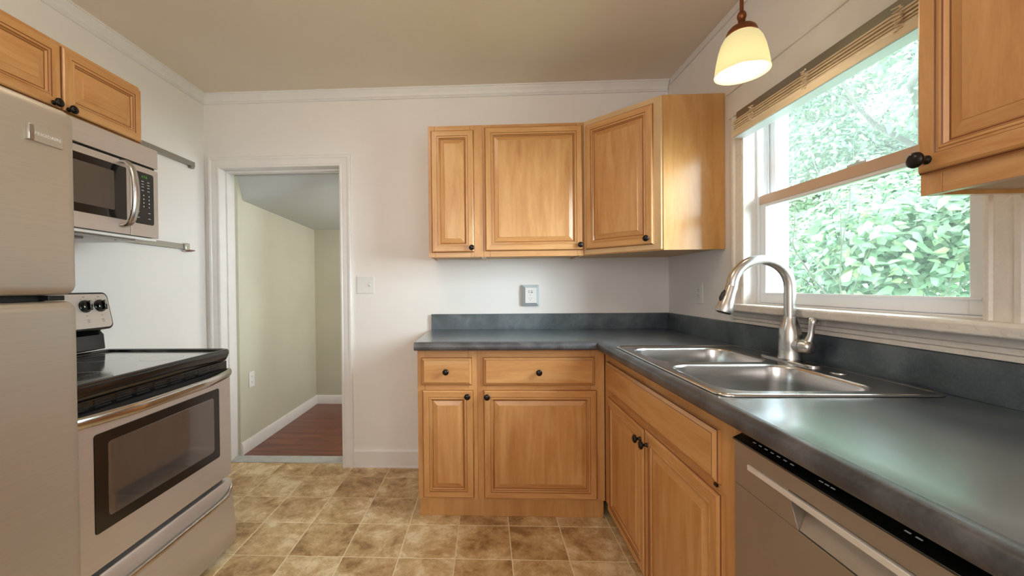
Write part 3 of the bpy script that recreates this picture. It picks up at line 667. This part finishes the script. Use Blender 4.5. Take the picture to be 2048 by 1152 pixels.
# ------------------------------------------------------------------ refrigerator
rf = thing('refrigerator', 'brushed stainless top-freezer refrigerator at the left edge', 'refrigerator', (-2.64, -2.01, 0))
RY0, RY1 = -2.412, -1.612
obj('body', B().box(-3.035, -2.338, RY0+.004, RY1-.004, .02, 1.640), 'blackmat', rf, bevel=.006)
def fdoor(name, z0, z1):
    b = B(); r_ = .024
    def lp(x, i): return [(x, y, z) for (y, z, _) in rrect(RY0, RY1, z0, z1, r_, 0, 6, i)]
    b.loops([lp(-2.334, .001), lp(-2.333, 0), lp(-2.266, 0), lp(-2.259, .0022), lp(-2.2535, .0065), lp(-2.2505, .013), lp(-2.2495, .022)], 0, True, True, True)
    return obj(name, b, 'steelf', rf, smooth=40)
fz = fdoor('freezer_door', 1.184, 1.659); fd = fdoor('fridge_door', .062, 1.168)
obj('hinge', B().box(-2.335, -2.275, -1.665, -1.625, 1.1695, 1.1825), 'blackmat', rf, bevel=.002)
obj('gasket', B().box(-2.336, -2.300, RY0+.01, RY1-.03, 1.1690, 1.1830), 'blackmat', rf)
obj('grille', B().box(-2.335, -2.29, RY0+.01, RY1-.01, .012, .055), 'blackmat', rf, bevel=.003)
for par, z0, z1 in ((fz, 1.23, 1.56), (fd, .62, 1.13)):
    obj('handle', B().tube([(-2.249, -2.36, z0), (-2.205, -2.36, z0+.02), (-2.195, -2.36, (z0+z1)/2), (-2.205, -2.36, z1-.02), (-2.249, -2.36, z1)], .013, 12), 'steelp', par, smooth=60)
def text_mesh(name, txt, size, ext, mt, parent, mx):
    cu = bpy.data.curves.new(name, 'FONT'); cu.body = txt; cu.size = size; cu.extrude = ext; cu.resolution_u = 3; cu.space_character = 1.08
    to = bpy.data.objects.new(name+'_src', cu); COL.objects.link(to); dg = bpy.context.evaluated_depsgraph_get(); dg.update()
    me = bpy.data.meshes.new_from_object(to.evaluated_get(dg)); bpy.data.objects.remove(to); me.name = name; me.materials.clear(); me.materials.append(M[mt])
    me.transform(MW[parent.name].inverted() @ mx); o = bpy.data.objects.new(name, me); COL.objects.link(o); o.parent = parent; return o
bd = obj('badge', B().box(-2.2497, -2.2465, -1.728, -1.648, 1.5535, 1.5905), 'steelf', fz, bevel=.0006)
bd['label'] = 'raised maker badge with chrome bar and lettering'
obj('badge_bar', B().box(-2.2464, -2.2425, -1.728, -1.7165, 1.5535, 1.5905), 'steelp', bd, bevel=.001)
mx = Matrix(((0, 0, 1, -2.2460), (1, 0, 0, -1.7140), (0, 1, 0, 1.5690), (0, 0, 0, 1)))
text_mesh('lettering', 'FRIGIDAIRE', .0112, .0005, 'plate', bd, mx)

# ------------------------------------------------------------------ range
rg_ = thing('stove', 'freestanding stainless electric range with black glass cooktop', 'stove', (-2.7, -1.2, 0))
GY0, GY1 = -1.582, -.822
obj('body', B().box(-3.035, -2.400, GY0+.004, GY1-.004, .035, .898), 'blackmat', rg_, bevel=.003)
for fx in (-2.45, -2.98):
    for fy in (GY0+.05, GY1-.05): obj('foot', B().lathe([(.018, 0.0016), (.018, .012), (.010, .014), (.010, .036)], (fx, fy, 0), 14), 'blackmat', rg_, smooth=40)
obj('cooktop_glass', B().box(-2.930, -2.385, GY0+.02, GY1-.02, .8985, .9105), 'glassblk', rg_)
def ryl(z, i, r_=.03): return rrect(-2.945, -2.352, GY0, GY1, r_, z, 8, i)
b = B(); b.loops([ryl(.868, .016), ryl(.872, .010), ryl(.886, .004), ryl(.900, 0), ryl(.910, 0), ryl(.918, .003), ryl(.921, .008), ryl(.9205, .014), ryl(.912, .024), ryl(.908, .026), ryl(.868, .026)], 0, True, False, False)
obj('cooktop_frame', b, 'black', rg_, smooth=50)
for cx, cy_, r_ in ((-2.52, -1.38, .095), (-2.52, -1.02, .075), (-2.78, -1.38, .075), (-2.78, -1.02, .095)):
    b = B().lathe([(r_-.002, .9106), (r_, .9108), (r_, .9106)], (cx, cy_, 0), 40, cap=False); obj('burner_ring', b, 'graypl', rg_)
# backguard
obj('backguard_riser', B().prism([(-3.035, .9215), (-2.949, .9215), (-2.955, .990), (-2.975, 1.012), (-3.035, 1.012)], 'Y', GY0+.012, GY1-.008), 'black', rg_, bevel=.006)
o_ = Vector((-2.914, 0, 1.018)); upv = Vector((-.036, 0, .166)).normalized(); nv = Vector((upv.z, 0, -upv.x))
def pl(y0, y1, u0, u1, r_, off, ins=0): return [tuple(o_+upv*q[1]+nv*off+Vector((0, q[0], 0))) for q in rrect(y0, y1, u0, u1, r_, 0, 7, ins)]
b = B(); b.loops([pl(GY0+.006, GY1+.002, 0, .172, .026, f_, i) for f_, i in ((-.055, .006), (-.045, 0), (-.006, 0), (-.002, .001), (0, .004))], 0, True, True, True)
bg_ = obj('backguard', b, 'black', rg_, smooth=45)
b = B(); b.loops([pl(GY0+.014, GY1-.006, .009, .163, .020, f_, i) for f_, i in ((.0004, 0), (.0018, .0006))], 0, True, False, True); obj('control_panel', b, 'steel', bg_, smooth=30)
b = B(); b.loops([pl(-1.30, -1.10, .05, .13, .008, f_, i) for f_, i in ((.0019, 0), (.003, .001))], 0, True, False, True); obj('clock_display', b, 'black', bg_)
for ky in (-1.535, -1.467, -.938, -.870):
    c = o_+upv*.108+nv*.0022+Vector((0, ky, 0))
    b = B().tube([c, c+nv*.004, c+nv*.0045, c+nv*.016, c+nv*.018], [.0285, .0275, .0235, .0205, .017], 24); kn = obj('control_knob', b, 'black', bg_, smooth=45)
    g0 = c+nv*.0182; b = B(); hw = .0052; hl = .0215
    v8 = [g0+Vector((0, a_, 0))*hw+upv*(s_*hl)+nv*h_ for h_ in (0, .011) for a_ in (-1, 1) for s_ in (-1, 1)]
    b.add([tuple(v) for v in v8], [(0, 1, 3, 2), (4, 6, 7, 5), (0, 4, 5, 1), (2, 3, 7, 6), (0, 2, 6, 4), (1, 5, 7, 3)]); obj('grip', b, 'black', kn, bevel=.0015)
    g1 = g0+nv*.0113; b = B(); b.add([tuple(g1+Vector((0, a_*.0011, 0))+upv*s_) for a_, s_ in ((-1, .002), (1, .002), (1, .019), (-1, .019))], [(0, 1, 2, 3)]); obj('pointer', b, 'plate', kn)
b = B()
for ky in (-.938, -.870):
    for du, dv, w_, h_ in ((0, .150, .012, .0018), (-.014, .139, .004, .0018), (.014, .139, .004, .0018), (0, .066, .006, .0018), (-.002, .042, .0012, .012), (.006, .042, .0012, .012), (.002, .047, .008, .0012), (.002, .036, .008, .0012)):
        c = o_+upv*dv+nv*.0021+Vector((0, ky+du, 0)); b.add([tuple(c+Vector((0, a_*w_/2, 0))+upv*s_*h_/2) for a_, s_ in ((-1, -1), (1, -1), (1, 1), (-1, 1))], [(0, 1, 2, 3)])
obj('panel_markings', b, 'dark', bg_)
# vent band, door, handle, drawer
obj('vent_band', B().box(-2.404, -2.372, GY0+.004, GY1-.006, .796, .866), 'black', rg_, bevel=.004)
b = B()
for k in range(9):
    y0 = GY0+.05+k*.074
    for zz in (.836, .845, .854): b.box(-2.3725, -2.3695, y0, y0+.055, zz, zz+.004)
obj('vent_slots', b, 'blackmat', rg_)
od = obj('oven_door', B().box(-2.400, -2.362, GY0+.002, GY1-.001, .340, .794), 'steel', rg_, bevel=.003)
M['ovenglass'] = mat('oven_glass', (66, 58, 54), .08, spec=1.0, coat=1); M['ovenglass'].node_tree.nodes['Principled BSDF'].inputs['Coat IOR'].default_value = 1.8; M['ovenglass'].node_tree.nodes['Principled BSDF'].inputs['Coat Roughness'].default_value = .04
def ypl(x, y0, y1, z0, z1, r_, i=0): return [(x, a_, c_) for a_, c_, _ in rrect(y0, y1, z0, z1, r_, 0, 6, i)]
b = B(); b.loops([ypl(-2.3618, -1.472, -.902, .450, .756, .010), ypl(-2.3600, -1.472, -.902, .450, .756, .010, .001)], 0, True, False, True); wi = obj('window_border', b, 'black', od)
b = B(); b.loops([ypl(-2.3599, -1.428, -.938, .487, .722, .014), ypl(-2.3594, -1.428, -.938, .487, .722, .014, .001)], 0, True, False, True); obj('window_glass', b, 'ovenglass', wi)
pts = []; 
for k in range(25):
    a = k/24; yy = GY1-.006+(GY0-GY1+.012)*a; bo = math.sin(PI*a); pts.append((-2.360+.050*min(1, bo*1.25)**.75, yy, .812))
b = B().tube(pts, .016, 14, sq=(.55, 1.15)); obj('handle', b, 'steelp', od, smooth=60)
obj('handle_back', B().box(-2.3715, -2.3635, GY0+.004, GY1-.004, .7955, .828), 'blackmat', od)
b = B(); DP = [(-2.395, .034), (-2.343, .034), (-2.340, .040), (-2.344, .100), (-2.352, .180), (-2.357, .240), (-2.360, .312), (-2.366, .320), (-2.395, .320)]
b.prism(DP, 'Y', GY0+.002, GY1-.001); dr = obj('storage_drawer', b, 'steel', rg_, smooth=30, bevel=.002)
pts = [(-2.354, GY1-.010, .298), (-2.352, GY1-.018, .284), (-2.348, GY1-.032, .270), (-2.345, GY1-.055, .262), (-2.343, GY1-.10, .258)]+[(-2.342, GY1-.10-.056*k, .257) for k in range(1, 11)]+[(-2.343, GY0+.10, .258), (-2.345, GY0+.055, .262), (-2.352, GY0+.018, .284)]
obj('handle', B().tube(pts, [.005, .008]+[.0105]*(len(pts)-4)+[.008, .005], 10, sq=(.7, 1.0)), 'steelp', dr, smooth=60)

# ------------------------------------------------------------------ microwave
mw = thing('microwave', 'stainless over-the-range microwave with curved door handle', 'microwave', (-2.85, -1.22, 1.40))
MY0, MY1 = -1.612, -.860
obj('body', B().box(-3.050, -2.690, MY0+.003, MY1-.003, 1.424, 1.8225), 'alu', mw, bevel=.002)
obj('inner_front', B().box(-2.690, -2.674, MY0+.004, MY1-.004, 1.428, 1.818), 'blackmat', mw)
obj('vent_panel', B().box(-2.6735, -2.660, MY0, MY1, 1.7385, 1.8235), 'steel', mw, bevel=.002)
md_ = obj('door', B().box(-2.6735, -2.660, MY0, -1.0045, 1.426, 1.729), 'steel', mw, bevel=.0015)
cpn = obj('control_side', B().box(-2.6735, -2.660, -1.0020, MY1, 1.426, 1.729), 'steel', mw, bevel=.0015)
b = B(); b.loops([ypl(-2.6598, -1.57, -1.022, 1.484, 1.702, .006), ypl(-2.6580, -1.57, -1.022, 1.484, 1.702, .006, .001)], 0, True, False, True); wn = obj('window', b, 'black', md_)
M['mesh'] = mat('microwave_window', (84, 72, 64), .3, bmp=.1, bs=900)
b = B(); b.loops([ypl(-2.6578, -1.53, -1.078, 1.516, 1.672, .006), ypl(-2.6574, -1.53, -1.078, 1.516, 1.672, .006, .001)], 0, True, False, True); obj('window_mesh', b, 'mesh', wn)
pts = []
for k in range(21):
    a = k/20; an = PI*a; pts.append((-2.659+.058*math.sin(an)**.7, -1.040, 1.590+.131*math.cos(an)))
b = B().tube(pts, .016, 14, sq=(1.0, .5)); obj('handle', b, 'nickel', md_, smooth=60)
b = B(); b.loops([ypl(-2.6598, -.985, -.886, 1.480, 1.705, .010), ypl(-2.6580, -.985, -.886, 1.480, 1.705, .010, .001)], 0, True, False, True); kp = obj('control_panel', b, 'black', cpn)
b = B(); x_ = -2.6576
for y0, y1 in ((-.950, -.944), (-.940, -.932), (-.929, -.921)): b.add([(x_, y0, 1.680), (x_, y1, 1.680), (x_, y1, 1.690), (x_, y0, 1.690)], [(0, 1, 2, 3)])
obj('clock_digits', b, 'led', kp)
b = B()
for zz in (1.664, 1.652, 1.640, 1.625):
    for yy in (-.972, -.945, -.915): b.add([(x_, yy-.006, zz), (x_, yy+.006, zz), (x_, yy+.006, zz+.0022), (x_, yy-.006, zz+.0022)], [(0, 1, 2, 3)])
for zz in (1.602, 1.586, 1.570, 1.554):
    for yy in (-.965, -.940, -.912): b.add([(x_, yy-.0017, zz), (x_, yy+.0017, zz), (x_, yy+.0017, zz+.0055), (x_, yy-.0017, zz+.0055)], [(0, 1, 2, 3)])
for zz in (1.530, 1.505):
    for yy in (-.968, -.912): b.add([(x_, yy-.006, zz), (x_, yy+.006, zz), (x_, yy+.006, zz+.0022), (x_, yy-.006, zz+.0022)], [(0, 1, 2, 3)])
obj('keypad_markings', b, 'graypl', kp)
obj('bottom_plate', B().box(-3.045, -2.668, MY0+.004, MY1-.004, 1.412, 1.4235), 'plate', mw, bevel=.002)
obj('bottom_vent', B().box(-2.735, -2.690, MY0+.03, MY1-.09, 1.4075, 1.4118), 'alu', mw)
for yy in (-1.45, -1.16):
    obj('grease_filter', B().box(-2.95, -2.80, yy-.12, yy+.09, 1.404, 1.4118).box(-2.93, -2.82, yy-.10, yy+.07, 1.400, 1.404), 'alu', mw, bevel=.001)
obj('screw', B().lathe([(.005, 1.4118), (.005, 1.4095), (.001, 1.4085)], (-2.76, -.97, 0), 10), 'dark', mw)

# ------------------------------------------------------------------ wall rails
r1 = tag(obj('utensil_rail', B().box(-3.056, -3.040, -.838, -.108, 1.979, 2.012), 'alu', bevel=.002), 'dull aluminium wall rail beside the short upper cabinet, nearer the ceiling', 'rail')
obj('end_bracket', B().box(-3.056, -3.034, -.150, -.122, 1.966, 1.9785), 'alu', r1, bevel=.001)
r2 = tag(obj('utensil_rail', B().box(-3.056, -3.044, -.838, -.215, 1.443, 1.476), 'alu', bevel=.002), 'dull aluminium wall rail level with the microwave base, with a clip on its end', 'rail')
cl = obj('end_clip', B().box(-3.055, -3.030, -.214, -.178, 1.430, 1.482), 'steelp', r2, bevel=.003)
obj('clip_foot', B().prism([(-3.040, 1.4295), (-3.034, 1.4295), (-3.006, 1.436), (-3.008, 1.441), (-3.034, 1.434)], 'Y', -.212, -.165), 'bronze', r2, bevel=.001)

# ------------------------------------------------------------------ switch and outlets
s = thing('light_switch', 'white two-gang wall plate with one toggle right of the doorway', 'switch', (-1.969, -.0005, 1.212))
obj('plate', B().box(-2.027, -1.911, -.0065, -.0005, 1.155, 1.269), 'plate', s, bevel=.003)
tg = obj('toggle', B().prism([(-.0065, 1.203), (-.0065, 1.222), (-.016, 1.2165), (-.0165, 1.211)], 'X', -1.948, -1.938), 'plate', s, bevel=.001)
b = B()
for x in (-1.998, -1.943):
    for zz in (1.243, 1.181): b.lathe([(.003, -.0066), (.0028, -.0074), (.0005, -.0076)], (x, 0, zz), 10, 'Y')
obj('screws', b, 'graypl', s)
obj('toggle_slot', B().box(-1.949, -1.937, -.0072, -.0066, 1.198, 1.226), 'graypl', s)
s = thing('surge_outlet', 'white multi-socket outlet box with grey slanted edges on the back wall above the worktop', 'outlet', (-.885, -.001, 1.135))
b = B(); x0, x1, z0, z1 = -.940, -.832, 1.067, 1.202
b.loops([[(x0+i, y, z0+i), (x1-i, y, z0+i), (x1-i, y, z1-i), (x0+i, y, z1-i)] for i, y in ((0, -.001), (0, -.020), (.018, -.038))], 0, True, False, False)
sb = obj('housing', b, 'graypl', s)
obj('face', B().box(x0+.018, x1-.018, -.0405, -.036, z0+.018, z1-.018), 'plate', s, bevel=.001)
def slots(parent, at, spec, mt='dark'):
    b = B()
    for cx, cz, w_, h_ in spec: b.add([tuple(at(cx+a_*w_/2, cz+c_*h_/2)) for a_, c_ in ((-1, -1), (1, -1), (1, 1), (-1, 1))], [(0, 1, 2, 3)])
    obj('sockets', b, mt, parent)
slots(s, lambda a_, c_: (a_, -.0410, c_), [(-.898, 1.163, .011, .003), (-.898, 1.153, .011, .003), (-.880, 1.163, .011, .003), (-.880, 1.153, .011, .005), (-.889, 1.137, .004, .004), (-.896, 1.117, .002, .007), (-.882, 1.117, .002, .006), (-.889, 1.105, .004, .004)])
slots(s, lambda a_, c_: (x0-.0003, a_, c_), [(-.011, 1.155, .003, .004), (-.011, 1.100, .003, .004)])
s = thing('wall_outlet', 'white duplex outlet on the window wall above the corner backsplash', 'outlet', (-.0005, -.3755, 1.147))
obj('plate', B().box(-.0062, -.0005, -.411, -.340, 1.091, 1.203), 'plate', s, bevel=.002)
obj('receptacle', B().box(-.0082, -.0063, -.392, -.359, 1.113, 1.181), 'plate', s, bevel=.001)
slots(s, lambda a_, c_: (-.0086, a_, c_), [(c_+.0, z_, w_, h_) for z_, c_, w_, h_ in ((1.166, -.369, .0025, .008), (1.166, -.382, .0025, .008), (1.157, -.3755, .004, .004), (1.134, -.369, .0025, .008), (1.134, -.382, .0025, .008), (1.125, -.3755, .004, .004))])
s = thing('wall_outlet', 'small white outlet low on the green hall wall', 'outlet', (HX, .289, .518))
obj('plate', B().box(HX+.0005, HX+.006, .256, .324, .461, .576), 'plate', s, bevel=.002)
slots(s, lambda a_, c_: (HX+.0064, a_, c_), [(.284, .540, .003, .009), (.296, .540, .003, .009), (.284, .498, .003, .009), (.296, .498, .003, .009)])

# ------------------------------------------------------------------ lamps
PX, PY = -.285, -1.20
pn = thing('pendant_lamp', 'lit pendant lamp with cream glass bell shade hanging over the sink', 'lamp', (PX, PY, 1.92))
obj('canopy', B().lathe([(.060, 2.4925), (.060, 2.486), (.045, 2.472), (.014, 2.462), (.008, 2.455)], (PX, PY, 0), 28), 'bronze', pn, smooth=50)
obj('rod', B().lathe([(.0060, 2.455), (.0060, 2.132)], (PX, PY, 0), 14), 'bronze', pn, smooth=60)
obj('finial', B().lathe([(.006, 2.134), (.010, 2.131), (.0135, 2.124), (.0145, 2.116), (.0125, 2.108), (.009, 2.104), (.0115, 2.101), (.009, 2.098), (.0115, 2.095), (.0095, 2.092), (.0125, 2.087)], (PX, PY, 0), 24), 'bronze', pn, smooth=60)
obj('cap', B().lathe([(.012, 2.089), (.020, 2.087), (.034, 2.080), (.043, 2.070), (.0465, 2.060), (.0465, 2.054), (.043, 2.054)], (PX, PY, 0), 36), 'bronze', pn, smooth=50)
so = [(.0425, 2.0535), (.0520, 2.046), (.0620, 2.028), (.0705, 2.000), (.0765, 1.968), (.0800, 1.944), (.0815, 1.930), (.0835, 1.924), (.0825, 1.9215), (.0795, 1.9245), (.0780, 1.940), (.0745, 1.968), (.0685, 2.000), (.0600, 2.028), (.0480, 2.046)]
obj('shade', B().lathe(so, (PX, PY, 0), 48, cap=False), 'shade', pn, smooth=70)
obj('bulb', B().lathe([(.010, 2.045), (.016, 2.030), (.027, 2.008), (.0305, 1.990), (.028, 1.972), (.018, 1.960), (.004, 1.957)], (PX, PY, 0), 24), 'bulb', pn, smooth=70)
l = bpy.data.lights.new('pendant_bulb_light', 'POINT'); l.energy = BULB_PENDANT; l.color = (1, .84, .60); l.shadow_soft_size = .02
o = bpy.data.objects.new('pendant_bulb_light', l); o.location = (PX, PY, 1.948); COL.objects.link(o); o.parent = pn; o.location = (0, 0, .022)
cl_ = thing('ceiling_lamp', 'round opal flush ceiling lamp in the middle of the kitchen', 'lamp', (-1.72, -1.42, 2.49))
obj('ring', B().lathe([(.170, 2.4925), (.172, 2.470), (.160, 2.462)], (-1.72, -1.42, 0), 36), 'bronze', cl_, smooth=50)
m, t, p = nt('lit_opal_glass'); p.inputs['Emission Color'].default_value = (1, .83, .62, 1); p.inputs['Emission Strength'].default_value = BULB_CEILING; p.inputs['Base Color'].default_value = (.9, .85, .75, 1); M['opal'] = m
obj('opal_dome', B().lathe([(.158, 2.464), (.150, 2.440), (.125, 2.415), (.080, 2.398), (.03, 2.391), (.001, 2.390)], (-1.72, -1.42, 0), 36), 'opal', cl_, smooth=70)

for o in bpy.data.objects:
    k = o.name.split('.')[0]
    if o.parent is None and o.get('category'):
        g_ = {'wall_cabinet': 'maple wall cabinets', 'base_cabinet': 'maple base cabinets', 'utensil_rail': 'wall rails beside the microwave', 'wall_outlet': 'white wall outlets'}.get(k)
        if g_: o['group'] = g_
